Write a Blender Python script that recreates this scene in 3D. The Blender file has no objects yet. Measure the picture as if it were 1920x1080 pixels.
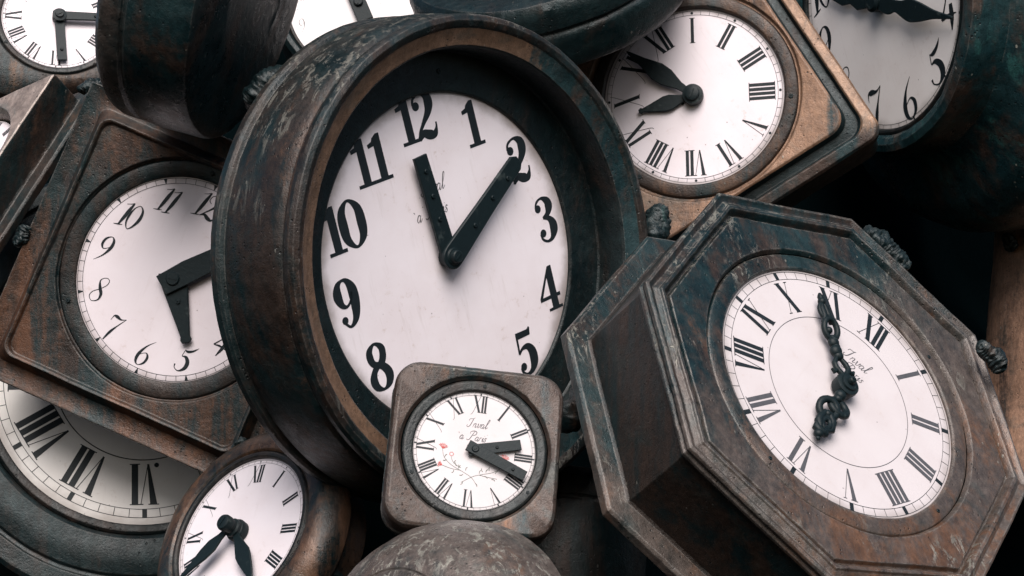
import bpy, math, random
from mathutils import Vector, Matrix, noise
S = bpy.context.scene
R = math.radians
# ------------------------------------------------------------------ camera, sky, sun, exposure
F = 3800.0                                    # focal length in photo pixels (1920 wide)
PITCH = R(10)
cam = bpy.data.objects.new('camera', bpy.data.cameras.new('camera'))
S.collection.objects.link(cam)
cam.location = (0, 0, 1.6)
cam.rotation_euler = (R(90) + PITCH, 0, 0)
cam.data.sensor_width = 36; cam.data.lens = 36 * F / 1920
cam.data.clip_start = 0.05; cam.data.clip_end = 500
S.camera = cam
CAM = Matrix.Translation((0, 0, 1.6)) @ Matrix.Rotation(R(90) + PITCH, 4, 'X')
SUN_EL, SUN_AZ = R(42), R(0)                # azimuth: to the right of straight behind the viewer
sdir = Vector((math.sin(SUN_AZ) * math.cos(SUN_EL), -math.cos(SUN_AZ) * math.cos(SUN_EL), math.sin(SUN_EL)))
w = bpy.data.worlds.new('World'); S.world = w; w.use_nodes = True
nt = w.node_tree; nt.nodes.clear()
sky = nt.nodes.new('ShaderNodeTexSky'); sky.sky_type = 'NISHITA'; sky.sun_disc = False
sky.sun_elevation = SUN_EL; sky.sun_rotation = math.atan2(sdir.x, sdir.y)
sky.dust_density = 3.0; sky.air_density = 1.0; sky.ozone_density = 1.0
bg = nt.nodes.new('ShaderNodeBackground'); bg.inputs[1].default_value = 0.06
wo = nt.nodes.new('ShaderNodeOutputWorld')
nt.links.new(sky.outputs[0], bg.inputs[0]); nt.links.new(bg.outputs[0], wo.inputs[0])
sl = bpy.data.lights.new('sun', 'SUN'); sl.energy = 3.0; sl.angle = R(46); sl.color = (1.0, 0.93, 0.9)
so = bpy.data.objects.new('sun', sl); S.collection.objects.link(so)
so.rotation_euler = sdir.to_track_quat('Z', 'Y').to_euler()
S.view_settings.view_transform = 'Standard'; S.view_settings.look = 'None'
S.view_settings.gamma = 1; S.view_settings.use_curve_mapping = False
S.view_settings.exposure = 0.64

# ------------------------------------------------------------------ helpers
class MB:
    """collects faces; one mesh object on build"""
    def __init__(s): s.v = []; s.f = []; s.m = []
    def add(s, vs, fs, m=0):
        o = len(s.v); s.v += [tuple(v) for v in vs]; s.f += [tuple(i + o for i in f) for f in fs]; s.m += [m] * len(fs)
    def build(s, name, mats, parent, jitter=0.0, smooth=True, angle=32, label=None):
        me = bpy.data.meshes.new(name)
        vs = s.v
        if jitter:
            sd = random.random() * 50
            o = []
            for v in vs:
                p = Vector(v)
                a = noise.noise_vector(p * 7 + Vector((sd, 0, 0))) * jitter * 1.3
                a += noise.noise_vector(p * 40 + Vector((0, sd, 0))) * jitter * 0.55
                o.append(tuple(p + a))
            vs = o
        me.from_pydata(vs, [], s.f)
        for mt in (mats if isinstance(mats, (list, tuple)) else [mats]): me.materials.append(mt)
        me.polygons.foreach_set('material_index', s.m)
        if smooth:
            me.polygons.foreach_set('use_smooth', [True] * len(s.f)); me.set_sharp_from_angle(angle=R(angle))
        me.update()
        ob = bpy.data.objects.new(name, me); S.collection.objects.link(ob)
        if parent is not None: ob.parent = parent
        if label: ob['label'] = label
        return ob

def sub(profile, step):
    out = [profile[0]]
    for a, b in zip(profile, profile[1:]):
        d = math.dist(a[-1:] + (a[1],), b[-1:] + (b[1],)) if a[0] == b[0] else 0
        n = max(1, int(d / step))
        for i in range(1, n + 1):
            t = i / n
            if a[0] == b[0] and len(a) == len(b): out.append((a[0],) + tuple(a[j] + (b[j] - a[j]) * t for j in range(1, len(a))))
            elif i == n: out.append(b)
    return out

def loops(mb, prof, s, n=4, rot=0.0, N=256, m=0, closed_back=True, step=14, off=(0, 0)):
    """prof entries ('c', radius, w) or ('p', apothem, corner radius, w), in photo-pixel units times s; polygon has n sides.
    every loop carries the same N points, so circles and polygons bridge cleanly"""
    per = N // n
    base = []
    def poly(a, rc):
        pts = []
        d = (a - rc) / math.cos(math.pi / n)
        for k in range(n):
            ca = rot + (k + .5) * 2 * math.pi / n
            cx, cy = d * math.cos(ca), d * math.sin(ca)
            na = max(6, per // 4)
            ra = rot + (k + 1) * 2 * math.pi / n
            for i in range(na):
                t = ca - math.pi / n + 2 * math.pi / n * i / (na - 1)
                pts.append((cx + rc * math.cos(t), cy + rc * math.sin(t)))
            nx = rot + (k + 1.5) * 2 * math.pi / n
            x1, y1 = pts[-1]; x2, y2 = d * math.cos(nx) + rc * math.cos(ra), d * math.sin(nx) + rc * math.sin(ra)
            for i in range(1, per - na + 1):
                t = i / (per - na + 1); pts.append((x1 + (x2 - x1) * t, y1 + (y2 - y1) * t))
        return pts
    ps = [p for p in prof if p[0] == 'p']
    ref = poly(ps[0][1], max(ps[0][2], 1)) if ps else [(math.cos(2 * math.pi * i / N), math.sin(2 * math.pi * i / N)) for i in range(N)]
    ang = [math.atan2(y, x) for x, y in ref]
    prof = sub(prof, step)
    vs, fs = [], []
    for p in prof:
        if p[0] == 'c': L = [(p[1] * math.cos(a), p[1] * math.sin(a)) for a in ang]
        else: L = [(x + off[0], y + off[1]) for x, y in poly(p[1], max(p[2], .5))]
        vs += [(x * s, y * s, p[-1] * s) for x, y in L]
    M = len(ang)
    for j in range(len(prof) - 1):
        for i in range(M):
            k = (i + 1) % M
            fs.append((j * M + i, (j + 1) * M + i, (j + 1) * M + k, j * M + k))
    if closed_back:
        o = (len(prof) - 1) * M
        fs.append(tuple(o + i for i in reversed(range(M))))
    mb.add(vs, fs, m)

def lathe(mb, prof, s=1.0, M=None, N=24, m=0):
    """small turned shape about +z, capped at both ends; prof (r, w)"""
    M = M or Matrix.Identity(4)
    vs, fs = [], []
    for r, z in prof:
        for i in range(N):
            a = 2 * math.pi * i / N; vs.append(M @ Vector((r * math.cos(a) * s, r * math.sin(a) * s, z * s)))
    for j in range(len(prof) - 1):
        for i in range(N):
            k = (i + 1) % N; fs.append((j * N + i, j * N + k, (j + 1) * N + k, (j + 1) * N + i))
    fs.append(tuple(reversed(range(N)))); o = (len(prof) - 1) * N; fs.append(tuple(o + i for i in range(N)))
    mb.add(vs, fs, m)

def tube(mb, pts, r, s=1.0, closed=False, N=8, m=0):
    P = [Vector(p) * s for p in pts]; n = len(P); vs, fs = [], []
    for i, p in enumerate(P):
        a = P[(i - 1) % n] if (closed or i) else P[0]; b = P[(i + 1) % n] if (closed or i < n - 1) else P[-1]
        t = (b - a).normalized(); x = t.cross(Vector((0, 0, 1)))
        x = x.normalized() if x.length > 1e-4 else Vector((1, 0, 0)); y = t.cross(x)
        rr = (r[i] if isinstance(r, (list, tuple)) else r) * s
        for k in range(N):
            an = 2 * math.pi * k / N; vs.append(p + x * math.cos(an) * rr + y * math.sin(an) * rr)
    for i in range(n if closed else n - 1):
        j = (i + 1) % n
        for k in range(N):
            l = (k + 1) % N; fs.append((i * N + k, i * N + l, j * N + l, j * N + k))
    if not closed:
        fs.append(tuple(reversed(range(N)))); fs.append(tuple((n - 1) * N + k for k in range(N)))
    mb.add(vs, fs, m)

def plate(mb, out, z0, z1, bev, s, m=0):
    """extruded outline with a small chamfer on its upper edge"""
    n = len(out); c = Vector((sum(p[0] for p in out) / n, sum(p[1] for p in out) / n))
    def inset(d):
        L = []
        for i in range(n):
            a, p, b = Vector(out[i - 1]), Vector(out[i]), Vector(out[(i + 1) % n])
            e1 = (p - a).normalized(); e2 = (b - p).normalized()
            nn = Vector((-(e1.y + e2.y), e1.x + e2.x)); nn = nn.normalized() if nn.length > 1e-5 else Vector((0, 0))
            L.append(p + nn * d)
        return L
    area = sum(out[i - 1][0] * out[i][1] - out[i][0] * out[i - 1][1] for i in range(n))
    sg = 1 if area > 0 else -1
    I = inset(bev * sg)
    vs = [(p[0] * s, p[1] * s, z0 * s) for p in out] + [(p[0] * s, p[1] * s, (z1 - bev) * s) for p in out] + [(p.x * s, p.y * s, z1 * s) for p in I]
    fs = []
    for j in range(2):
        for i in range(n):
            k = (i + 1) % n; q = (j * n + i, j * n + k, (j + 1) * n + k, (j + 1) * n + i)
            fs.append(q if sg > 0 else q[::-1])
    f = tuple(2 * n + i for i in range(n)); fs.append(f if sg > 0 else f[::-1])
    f = tuple(range(n)); fs.append(f[::-1] if sg > 0 else f)
    mb.add(vs, fs, m)

# ------------------------------------------------------------------ materials
def nodes(name):
    m = bpy.data.materials.new(name); m.use_nodes = True; t = m.node_tree; t.nodes.clear()
    o = t.nodes.new('ShaderNodeOutputMaterial'); b = t.nodes.new('ShaderNodeBsdfPrincipled')
    t.links.new(b.outputs[0], o.inputs[0]); return m, t, b
class G:
    def __init__(s, t): s.t = t
    def n(s, ty, **k):
        nd = s.t.nodes.new(ty)
        for a, v in k.items(): setattr(nd, a, v)
        return nd
    def l(s, a, b): s.t.links.new(a, b)
    def noise(s, vec, scale, detail=5, rough=.6, dist=0.0):
        n = s.n('ShaderNodeTexNoise'); s.l(vec, n.inputs['Vector']); n.inputs['Scale'].default_value = scale
        n.inputs['Detail'].default_value = detail; n.inputs['Roughness'].default_value = rough; n.inputs['Distortion'].default_value = dist
        return n.outputs[0]
    def ramp(s, v, a, b, lo=0.0, hi=1.0):
        n = s.n('ShaderNodeMapRange', interpolation_type='SMOOTHSTEP'); s.l(v, n.inputs[0])
        n.inputs[1].default_value = a; n.inputs[2].default_value = b; n.inputs[3].default_value = lo; n.inputs[4].default_value = hi
        return n.outputs[0]
    def math(s, op, a, b):
        n = s.n('ShaderNodeMath', operation=op)
        for i, x in enumerate((a, b)):
            if isinstance(x, (int, float)): n.inputs[i].default_value = x
            else: s.l(x, n.inputs[i])
        return n.outputs[0]
    def mix(s, f, a, b):
        n = s.n('ShaderNodeMix', data_type='RGBA')
        if isinstance(f, (int, float)): n.inputs[0].default_value = f
        else: s.l(f, n.inputs[0])
        for i, x in ((6, a), (7, b)):
            if isinstance(x, tuple): n.inputs[i].default_value = x + (1,) if len(x) == 3 else x
            else: s.l(x, n.inputs[i])
        return n.outputs[2]
    def mapping(s, vec, scale, loc=(0, 0, 0)):
        n = s.n('ShaderNodeMapping'); s.l(vec, n.inputs[0]); n.inputs['Scale'].default_value = scale; n.inputs['Location'].default_value = loc
        return n.outputs[0]

def KS(seed): return .8 + (seed * .371 % 1) * .6
def bronze(name, brown=.5, copper=.25, lichen=.2, verd=.2, wear=.6, seed=0.0, tan=0.0, rough=.5, dark=1.0, copc=(0.27, 0.130, 0.068), bump=1.0, grad=None, grey=.5, cg=0.0, mul=.37):
    m, t, b = nodes(name); g = G(t)
    geo = g.n('ShaderNodeNewGeometry')
    pos = g.mapping(geo.outputs['Position'], (KS(seed),) * 3, (seed * 3.7, seed * 1.3, seed * 2.1))
    streak = g.mapping(pos, (1.6, 1.6, 0.16))
    nb = g.noise(streak, 9, 6, .62, .3)
    nb2 = g.noise(pos, 5, 6, .65, .4)
    nf = g.noise(pos, 60, 6, .7)
    nvf = g.noise(pos, 260, 3, .7)
    c = g.mix(g.ramp(nb2, .35, .65), (0.008 * dark, 0.030 * dark, 0.036 * dark), (0.020 * dark, 0.052 * dark, 0.058 * dark))
    # brown stained streaks
    fb = g.ramp(g.math('ADD', g.math('MULTIPLY', nb, .82), g.math('MULTIPLY', nf, .18)), .61 - .28 * brown, .82 - .30 * brown)
    c = g.mix(fb, c, g.mix(nf, (0.028, 0.022, 0.020), (0.100, 0.062, 0.046)))
    # grey-brown weathered film; grad also paints light and shade into it
    nb2g = nb2
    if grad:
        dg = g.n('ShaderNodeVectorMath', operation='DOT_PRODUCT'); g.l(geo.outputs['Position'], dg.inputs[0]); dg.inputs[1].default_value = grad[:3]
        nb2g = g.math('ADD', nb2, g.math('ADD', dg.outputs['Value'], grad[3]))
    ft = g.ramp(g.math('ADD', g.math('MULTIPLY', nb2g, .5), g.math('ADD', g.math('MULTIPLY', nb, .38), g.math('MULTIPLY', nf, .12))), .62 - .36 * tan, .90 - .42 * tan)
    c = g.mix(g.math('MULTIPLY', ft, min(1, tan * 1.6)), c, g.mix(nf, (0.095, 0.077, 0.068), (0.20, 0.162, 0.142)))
    sx = g.n('ShaderNodeSeparateXYZ'); g.l(geo.outputs['Normal'], sx.inputs[0])
    fg = g.ramp(g.math('ADD', g.math('MULTIPLY', nb, .5), g.math('MULTIPLY', sx.outputs[2], .42)), .38, .78, 0, grey)
    # copper-orange rubbed areas; cg thins them along grad, partly as painted shade
    nc = g.noise(streak, 6.5, 7, .68, .6)
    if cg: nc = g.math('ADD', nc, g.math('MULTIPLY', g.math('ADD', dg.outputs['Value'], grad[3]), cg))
    fc = g.ramp(g.math('ADD', g.math('MULTIPLY', nc, .8), g.math('MULTIPLY', nf, .2)), .69 - .33 * copper, .86 - .33 * copper)
    c = g.mix(g.math('MULTIPLY', fc, .85), c, g.mix(nvf, tuple(x * .6 for x in copc), copc))
    c = g.mix(fg, c, g.mix(nf, (0.038, 0.055, 0.058), (0.14, 0.155, 0.15)))
    np_ = g.noise(g.mapping(pos, (1, 1, 1), (4, 1, 7)), 8, 5, .6, 1.2)
    c = g.mix(g.ramp(np_, .54, .68, 0, .35), c, g.mix(nf, (0.012, 0.045, 0.050), (0.045, 0.095, 0.095)))
    # verdigris
    nv = g.noise(g.mapping(pos, (1, 1, .4), (9, 4, 2)), 7, 6, .7, .8)
    fv = g.ramp(nv, .74 - .30 * verd, .84 - .30 * verd)
    c = g.mix(g.math('MULTIPLY', fv, .7), c, g.mix(nf, (0.010, 0.062, 0.062), (0.06, 0.19, 0.175)))
    # dark pits
    vo = g.n('ShaderNodeTexVoronoi'); g.l(pos, vo.inputs['Vector']); vo.inputs['Scale'].default_value = 75
    pit = g.math('MULTIPLY', g.ramp(vo.outputs['Distance'], .10, .22, 1, 0), g.ramp(g.noise(pos, 14, 2), .50, .60))
    c = g.mix(g.math('MULTIPLY', pit, .8), c, (0.01, 0.012, 0.013))
    # worn edges
    bev = g.n('ShaderNodeBevel', samples=5); bev.inputs['Radius'].default_value = 0.0045
    dp = g.n('ShaderNodeVectorMath', operation='DOT_PRODUCT'); g.l(bev.outputs[0], dp.inputs[0]); g.l(geo.outputs['Normal'], dp.inputs[1])
    ew = g.math('MULTIPLY', g.ramp(dp.outputs['Value'], .995, .93, 0, 1), g.ramp(nf, .36, .58))
    c = g.mix(g.math('MULTIPLY', ew, wear), c, g.mix(nvf, (0.15, 0.15, 0.145), (0.40, 0.37, 0.34)))
    # lichen and bird-lime flecks running down
    lp = g.mapping(pos, (1, 1, .22), (3, 8, 1))
    nl = g.noise(lp, 46, 6, .75, .8)
    lm = g.ramp(g.math('ADD', g.noise(pos, 4.5, 3), g.math('MULTIPLY', sx.outputs[2], .22)), .78 - .30 * lichen, .92 - .30 * lichen)
    fl = g.math('MULTIPLY', g.ramp(nl, .53, .60), lm)
    v2 = g.n('ShaderNodeTexVoronoi'); g.l(g.mapping(pos, (1, 1, .5)), v2.inputs['Vector']); v2.inputs['Scale'].default_value = 38
    sp = g.math('MULTIPLY', g.ramp(g.math('ADD', v2.outputs['Distance'], g.math('MULTIPLY', nf, .15)), .13, .17, 1, 0), g.ramp(g.noise(pos, 9, 2), .54 - .12 * lichen, .60 - .12 * lichen))
    fl = g.math('MAXIMUM', fl, g.math('MULTIPLY', sp, .75))
    c = g.mix(g.math('MULTIPLY', fl, .85), c, g.mix(nvf, (0.20, 0.23, 0.20), (0.50, 0.46, 0.40)))
    # fine drips and scratches over everything
    ns = g.noise(g.mapping(pos, (1, 1, .4), (2, 6, 4)), 90, 4, .75, .4)
    mo = g.math('MULTIPLY', g.ramp(ns, .32, .68, .80 * mul, 1.2 * mul), g.ramp(g.noise(pos, 22, 6, .75), .3, .7, .75, 1.25))
    cb = g.n('ShaderNodeCombineColor')
    for i in range(3): g.l(mo, cb.inputs[i])
    mx = g.n('ShaderNodeMix', data_type='RGBA', blend_type='MULTIPLY'); mx.inputs[0].default_value = 1; g.l(c, mx.inputs[6]); g.l(cb.outputs[0], mx.inputs[7]); c = mx.outputs[2]
    g.l(c, b.inputs['Base Color'])
    b.inputs['Metallic'].default_value = 0.22; b.inputs['Specular IOR Level'].default_value = .5
    g.l(g.ramp(g.math('ADD', g.math('MULTIPLY', nf, .5), g.math('MULTIPLY', nb2, .5)), .35, .65, rough - .18, rough + .08), b.inputs['Roughness'])
    h = g.math('ADD', g.math('MULTIPLY', nf, .6), g.math('MULTIPLY', nvf, .35))
    h = g.math('ADD', h, g.math('MULTIPLY', fl, .35)); h = g.math('SUBTRACT', h, g.math('MULTIPLY', pit, .6))
    h = g.math('ADD', h, g.math('MULTIPLY', nb2, 1.4))
    bp = g.n('ShaderNodeBump'); bp.inputs['Strength'].default_value = .55 * bump; bp.inputs['Distance'].default_value = 0.004
    g.l(h, bp.inputs['Height']); g.l(bev.outputs[0], bp.inputs['Normal']); g.l(bp.outputs[0], b.inputs['Normal'])
    return m

def enamel(name, Rm, seed, col=(0.78, 0.725, 0.765), grime=.5):
    m, t, b = nodes(name); g = G(t)
    tc = g.n('ShaderNodeTexCoord'); o = tc.outputs['Object']
    p = g.mapping(o, (1, 1, 1), (seed, seed * 2, 0))
    ln = g.n('ShaderNodeVectorMath', operation='LENGTH'); g.l(o, ln.inputs[0]); r = ln.outputs['Value']
    n1 = g.noise(p, 9, 5, .6); n2 = g.noise(p, 50, 5, .7)
    c = g.mix(g.ramp(n1, .35, .7, 0, .5), col, tuple(x * y for x, y in zip(col, (.90, .87, .86))))
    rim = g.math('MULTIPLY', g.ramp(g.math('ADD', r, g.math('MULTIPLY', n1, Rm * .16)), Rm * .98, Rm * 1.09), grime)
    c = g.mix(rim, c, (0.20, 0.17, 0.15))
    hubg = g.math('MULTIPLY', g.ramp(g.math('ADD', r, g.math('MULTIPLY', n2, Rm * .1)), Rm * .22, Rm * .08), .25 * grime)
    c = g.mix(hubg, c, (0.25, 0.2, 0.17))
    vo = g.n('ShaderNodeTexVoronoi'); g.l(p, vo.inputs['Vector']); vo.inputs['Scale'].default_value = 34
    spk = g.math('MULTIPLY', g.ramp(g.math('ADD', vo.outputs['Distance'], g.math('MULTIPLY', n2, .05)), .06, .085, 1, 0), g.ramp(g.noise(p, 13, 2), .47, .56))
    c = g.mix(g.math('MULTIPLY', spk, .7), c, (0.10, 0.08, 0.08))
    st = g.math('MULTIPLY', g.ramp(n2, .56, .70), g.ramp(n1, .46, .60))
    dr = g.noise(g.mapping(p, (1, .12, 1)), 60, 4, .7)
    c = g.mix(g.math('MULTIPLY', g.ramp(dr, .55, .75), .22 * grime), c, (0.40, 0.33, 0.30))
    c = g.mix(g.math('MULTIPLY', st, .45 * grime), c, (0.42, 0.30, 0.22))
    g.l(c, b.inputs['Base Color']); b.inputs['Roughness'].default_value = .34
    b.inputs['Specular IOR Level'].default_value = .35
    bp = g.n('ShaderNodeBump'); bp.inputs['Strength'].default_value = .12; bp.inputs['Distance'].default_value = .002
    g.l(n1, bp.inputs['Height']); g.l(bp.outputs[0], b.inputs['Normal'])
    return m

def plain(name, col, rough=.6, var=.25, wornto=None, spec=.25):
    m, t, b = nodes(name); g = G(t)
    geo = g.n('ShaderNodeNewGeometry'); n = g.noise(geo.outputs['Position'], 120, 5, .7); n2 = g.noise(geo.outputs['Position'], 35, 4, .6)
    c = g.mix(n, tuple(x * (1 - var) for x in col), tuple(x * (1 + var) for x in col))
    if wornto: c = g.mix(g.ramp(n2, .60, .72), c, wornto)
    g.l(c, b.inputs['Base Color']); b.inputs['Roughness'].default_value = rough
    bp = g.n('ShaderNodeBump'); bp.inputs['Strength'].default_value = .4; bp.inputs['Distance'].default_value = .0015
    g.l(n, bp.inputs['Height']); g.l(bp.outputs[0], b.inputs['Normal']); b.inputs['Specular IOR Level'].default_value = spec
    return m

INK = plain('ink_black', (0.012, 0.018, 0.022), .5, .3)
INKG = plain('ink_faded', (0.075, 0.078, 0.088), .5, .3)
INKL = plain('ink_script', (0.10, 0.10, 0.11), .5, .3)
RED = plain('petal_red', (0.50, 0.07, 0.06), .5, .2)
GRN = plain('stem_grey', (0.13, 0.15, 0.13), .5, .2)
IRON = plain('hand_iron', (0.005, 0.012, 0.0145), .5, .4, (0.03, 0.042, 0.043))
DBEZ = bronze('bronze_bezel_dark', .6, .14, .06, .3, .5, 11, .06, dark=.5, grey=.15, mul=.32)
WELD = bronze('bronze_weld', .35, .35, .1, .3, .12, 5, .05, .45, grey=.2, mul=.36)

# ------------------------------------------------------------------ lettering
def catmull(P, closed=False, k=7):
    n = len(P); out = []
    rng = range(n if closed else n - 1)
    for i in rng:
        if closed: a, b, c, d = P[i - 1], P[i], P[(i + 1) % n], P[(i + 2) % n]
        else: a, b, c, d = P[max(i - 1, 0)], P[i], P[i + 1], P[min(i + 2, n - 1)]
        for j in range(k):
            t = j / k
            out.append(tuple(.5 * ((2 * b[q]) + (-a[q] + c[q]) * t + (2 * a[q] - 5 * b[q] + 4 * c[q] - d[q]) * t * t + (-a[q] + 3 * b[q] - 3 * c[q] + d[q]) * t ** 3) for q in range(3)))
    if not closed: out.append(P[-1])
    return out
ZC = [0]
def zz():
    ZC[0] = (ZC[0] + 1) % 12; return 0.00035 + ZC[0] * 0.00003
def ribbon(mb, pts, T, m, closed=False, k=7):
    P = catmull(pts, closed, k); n = len(P); vs = []; z = zz()
    for i, (x, y, wd) in enumerate(P):
        a = P[(i - 1) % n] if (closed or i) else P[0]; b = P[(i + 1) % n] if (closed or i < n - 1) else P[-1]
        dx, dy = b[0] - a[0], b[1] - a[1]; l = math.hypot(dx, dy) or 1; nx, ny = -dy / l, dx / l
        wd = max(wd, .012) / 2
        vs += [T(x + nx * wd, y + ny * wd, z), T(x - nx * wd, y - ny * wd, z)]
    fs = [(2 * i, 2 * i + 1, 2 * ((i + 1) % n) + 1, 2 * ((i + 1) % n)) for i in range(n if closed else n - 1)]
    mb.add(vs, fs, m)
def poly2(mb, pts, T, m):
    z = zz(); mb.add([T(x, y, z) for x, y in pts], [tuple(range(len(pts)))], m)
def disc2(mb, x, y, r, T, m): poly2(mb, [(x + r * math.cos(a * math.pi / 8), y + r * math.sin(a * math.pi / 8)) for a in range(16)], T, m)

H = .03
BOLD = {
 '0': (.60, [('c', [(.30, .985, .05), (.10, .80, .15), (.065, .5, .19), (.10, .2, .15), (.30, .015, .05), (.50, .2, .15), (.535, .5, .19), (.50, .8, .15)])]),
 '1': (.46, [('p', [(.17, .0), (.37, .0), (.37, 1.0), (.27, 1.0), (.17, .93)]), ('p', [(.03, .0), (.49, .0), (.49, .075), (.03, .075)]), ('p', [(.17, .94), (.17, .76), (.02, .74), (.01, .82), (.13, .86)])]),
 '2': (.62, [('b', (.135, .73, .095)), ('s', [(.06, .76, .05), (.11, .90, .05), (.30, .975, .05), (.46, .88, .16), (.49, .72, .19), (.42, .54, .14), (.24, .34, .08), (.10, .17, .06), (.05, .0, .06)]),
             ('s', [(.05, .04, .09), (.18, .13, .13), (.34, .07, .17), (.48, .06, .13), (.56, .18, .05), (.575, .29, .035)])]),
 '3': (.58, [('b', (.13, .78, .09)), ('s', [(.06, .80, .04), (.13, .93, .05), (.28, .985, .05), (.43, .89, .15), (.46, .76, .18), (.38, .61, .11), (.22, .545, .045)]),
             ('s', [(.22, .545, .045), (.38, .50, .10), (.47, .36, .18), (.46, .20, .18), (.36, .05, .09), (.22, .015, .05), (.09, .09, .05), (.05, .22, .04)]), ('b', (.13, .22, .09))]),
 '4': (.62, [('p', [(.32, .0), (.52, .0), (.52, 1.0), (.42, 1.0), (.32, .8)]), ('p', [(.0, .27), (.62, .27), (.62, .35), (.0, .35)]), ('p', [(.0, .35), (.09, .35), (.44, .97), (.40, 1.0)]), ('p', [(.2, .0), (.62, .0), (.62, .065), (.2, .065)])]),
 '5': (.58, [('p', [(.08, .98), (.14, .83), (.50, .83), (.53, .99), (.50, 1.02), (.44, .97)]), ('s', [(.11, .95, .045), (.10, .7, .045), (.085, .50, .04)]),
             ('s', [(.085, .50, .04), (.20, .60, .06), (.36, .60, .12), (.46, .46, .18), (.46, .24, .19), (.36, .07, .11), (.20, .015, .05), (.08, .09, .05), (.05, .20, .04)]), ('b', (.13, .20, .09))]),
 '6': (.58, [('s', [(.46, .86, .05), (.33, .98, .05), (.16, .84, .13), (.09, .55, .19), (.09, .25, .19), (.18, .06, .1), (.30, .015, .05), (.43, .1, .12), (.48, .30, .18), (.42, .50, .11), (.30, .56, .05), (.17, .45, .05), (.12, .3, .05)]), ('b', (.44, .82, .08))]),
 '7': (.56, [('p', [(.03, .78), (.07, 1.0), (.55, 1.0), (.55, .93), (.45, .86), (.13, .86)]), ('s', [(.54, .96, .05), (.38, .62, .10), (.24, .32, .19), (.22, .0, .21)])]),
 '8': (.58, [('c', [(.29, .985, .05), (.44, .88, .12), (.455, .74, .14), (.40, .60, .14), (.29, .53, .12), (.16, .60, .12), (.115, .74, .14), (.14, .88, .12)]),
             ('c', [(.29, .53, .12), (.44, .42, .15), (.50, .26, .17), (.44, .10, .13), (.29, .015, .05), (.13, .10, .13), (.08, .26, .16), (.14, .42, .12)])]),
}
BOLD['9'] = (.58, [(k, [(.58 - p[0], 1 - p[1]) + tuple(p[2:]) for p in d]) if k != 'b' else (k, (.58 - d[0], 1 - d[1], d[2])) for k, d in BOLD['6'][1]])
PEN = {
 '0': (.56, [('c', [(.30, .985, .03), (.47, .82, .09), (.50, .5, .13), (.40, .18, .08), (.24, .01, .03), (.09, .22, .07), (.07, .52, .09), (.14, .84, .04)])]),
 '1': (.36, [('s', [(.36, 1.0, .05), (.30, .7, .14), (.24, .35, .14), (.17, .04, .06)]), ('s', [(.36, 1.0, .05), (.25, .93, .03), (.10, .87, .02)]), ('s', [(.0, .0, .02), (.17, .04, .05), (.33, .08, .02)])]),
 '2': (.56, [('s', [(.22, .62, .02), (.10, .72, .03), (.14, .90, .03), (.33, .985, .04), (.49, .86, .08), (.47, .66, .12), (.30, .40, .07), (.02, .07, .03)]), ('s', [(.02, .07, .03), (.18, .15, .10), (.36, .06, .15), (.50, .03, .09), (.60, .14, .02)])]),
 '3': (.5, [('s', [(.10, .80, .02), (.2, .95, .04), (.38, .93, .08), (.40, .75, .1), (.2, .58, .03)]), ('s', [(.2, .58, .03), (.42, .48, .1), (.42, .2, .14), (.2, .02, .05), (.02, .1, .03)])]),
 '4': (.56, [('s', [(.40, 1.0, .02), (.25, .70, .04), (.03, .36, .06)]), ('s', [(.03, .34, .02), (.25, .38, .08), (.55, .32, .02)]), ('s', [(.42, .62, .10), (.38, .3, .13), (.30, -.02, .03)])]),
 '5': (.50, [('s', [(.13, .82, .02), (.25, .80, .10), (.42, .90, .08), (.56, 1.08, .01)]), ('s', [(.13, .84, .02), (.12, .58, .03)]), ('s', [(.12, .56, .02), (.28, .58, .11), (.43, .42, .16), (.44, .18, .15), (.27, .0, .05), (.08, .06, .03), (.03, .2, .06)])]),
 '6': (.52, [('s', [(.46, 1.05, .01), (.22, .76, .06), (.08, .40, .13), (.10, .12, .10), (.24, .0, .03), (.42, .14, .09), (.45, .38, .10), (.33, .52, .04), (.16, .42, .02), (.10, .3, .02)])]),
 '7': (.50, [('s', [(.02, .72, .01), (.06, .92, .05), (.18, .93, .13), (.38, .88, .06), (.56, .96, .01)]), ('s', [(.56, .96, .02), (.36, .60, .05), (.22, .30, .11), (.12, -.06, .05)])]),
 '8': (.52, [('c', [(.34, 1.0, .025), (.20, .93, .03), (.15, .80, .05), (.26, .58, .12), (.42, .36, .12), (.42, .12, .06), (.22, .0, .025), (.05, .14, .03), (.09, .34, .03), (.30, .54, .03), (.46, .76, .03), (.46, .94, .03)])]),
}
PEN['9'] = (.52, [(k, [(.52 - p[0], 1 - p[1], p[2]) for p in d]) for k, d in PEN['6'][1]])

def digits(mb, text, font, cx, cy, h, s, ang=0.0, m=1, slant=0.0, wt=1.0, track=.06, xs=1.0):
    wd = sum(font[c][0] for c in text) + track * (len(text) - 1)
    x0 = -wd / 2; ca, sa = math.cos(ang), math.sin(ang)
    for c in text:
        W, pr = font[c]
        def T(x, y, z, x0=x0):
            u = (x + x0) * h * xs + slant * (y - .5) * h; v = (y - .5) * h
            return ((cx + u * ca + v * sa) * s, (cy - u * sa + v * ca) * s, z)
        for k, d in pr:
            if k == 'p': poly2(mb, d, T, m)
            elif k == 'b': disc2(mb, d[0], d[1], d[2], T, m)
            else: ribbon(mb, [(p[0], p[1], p[2] * wt) for p in d], T, m, k == 'c')
        x0 += W + track

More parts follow.
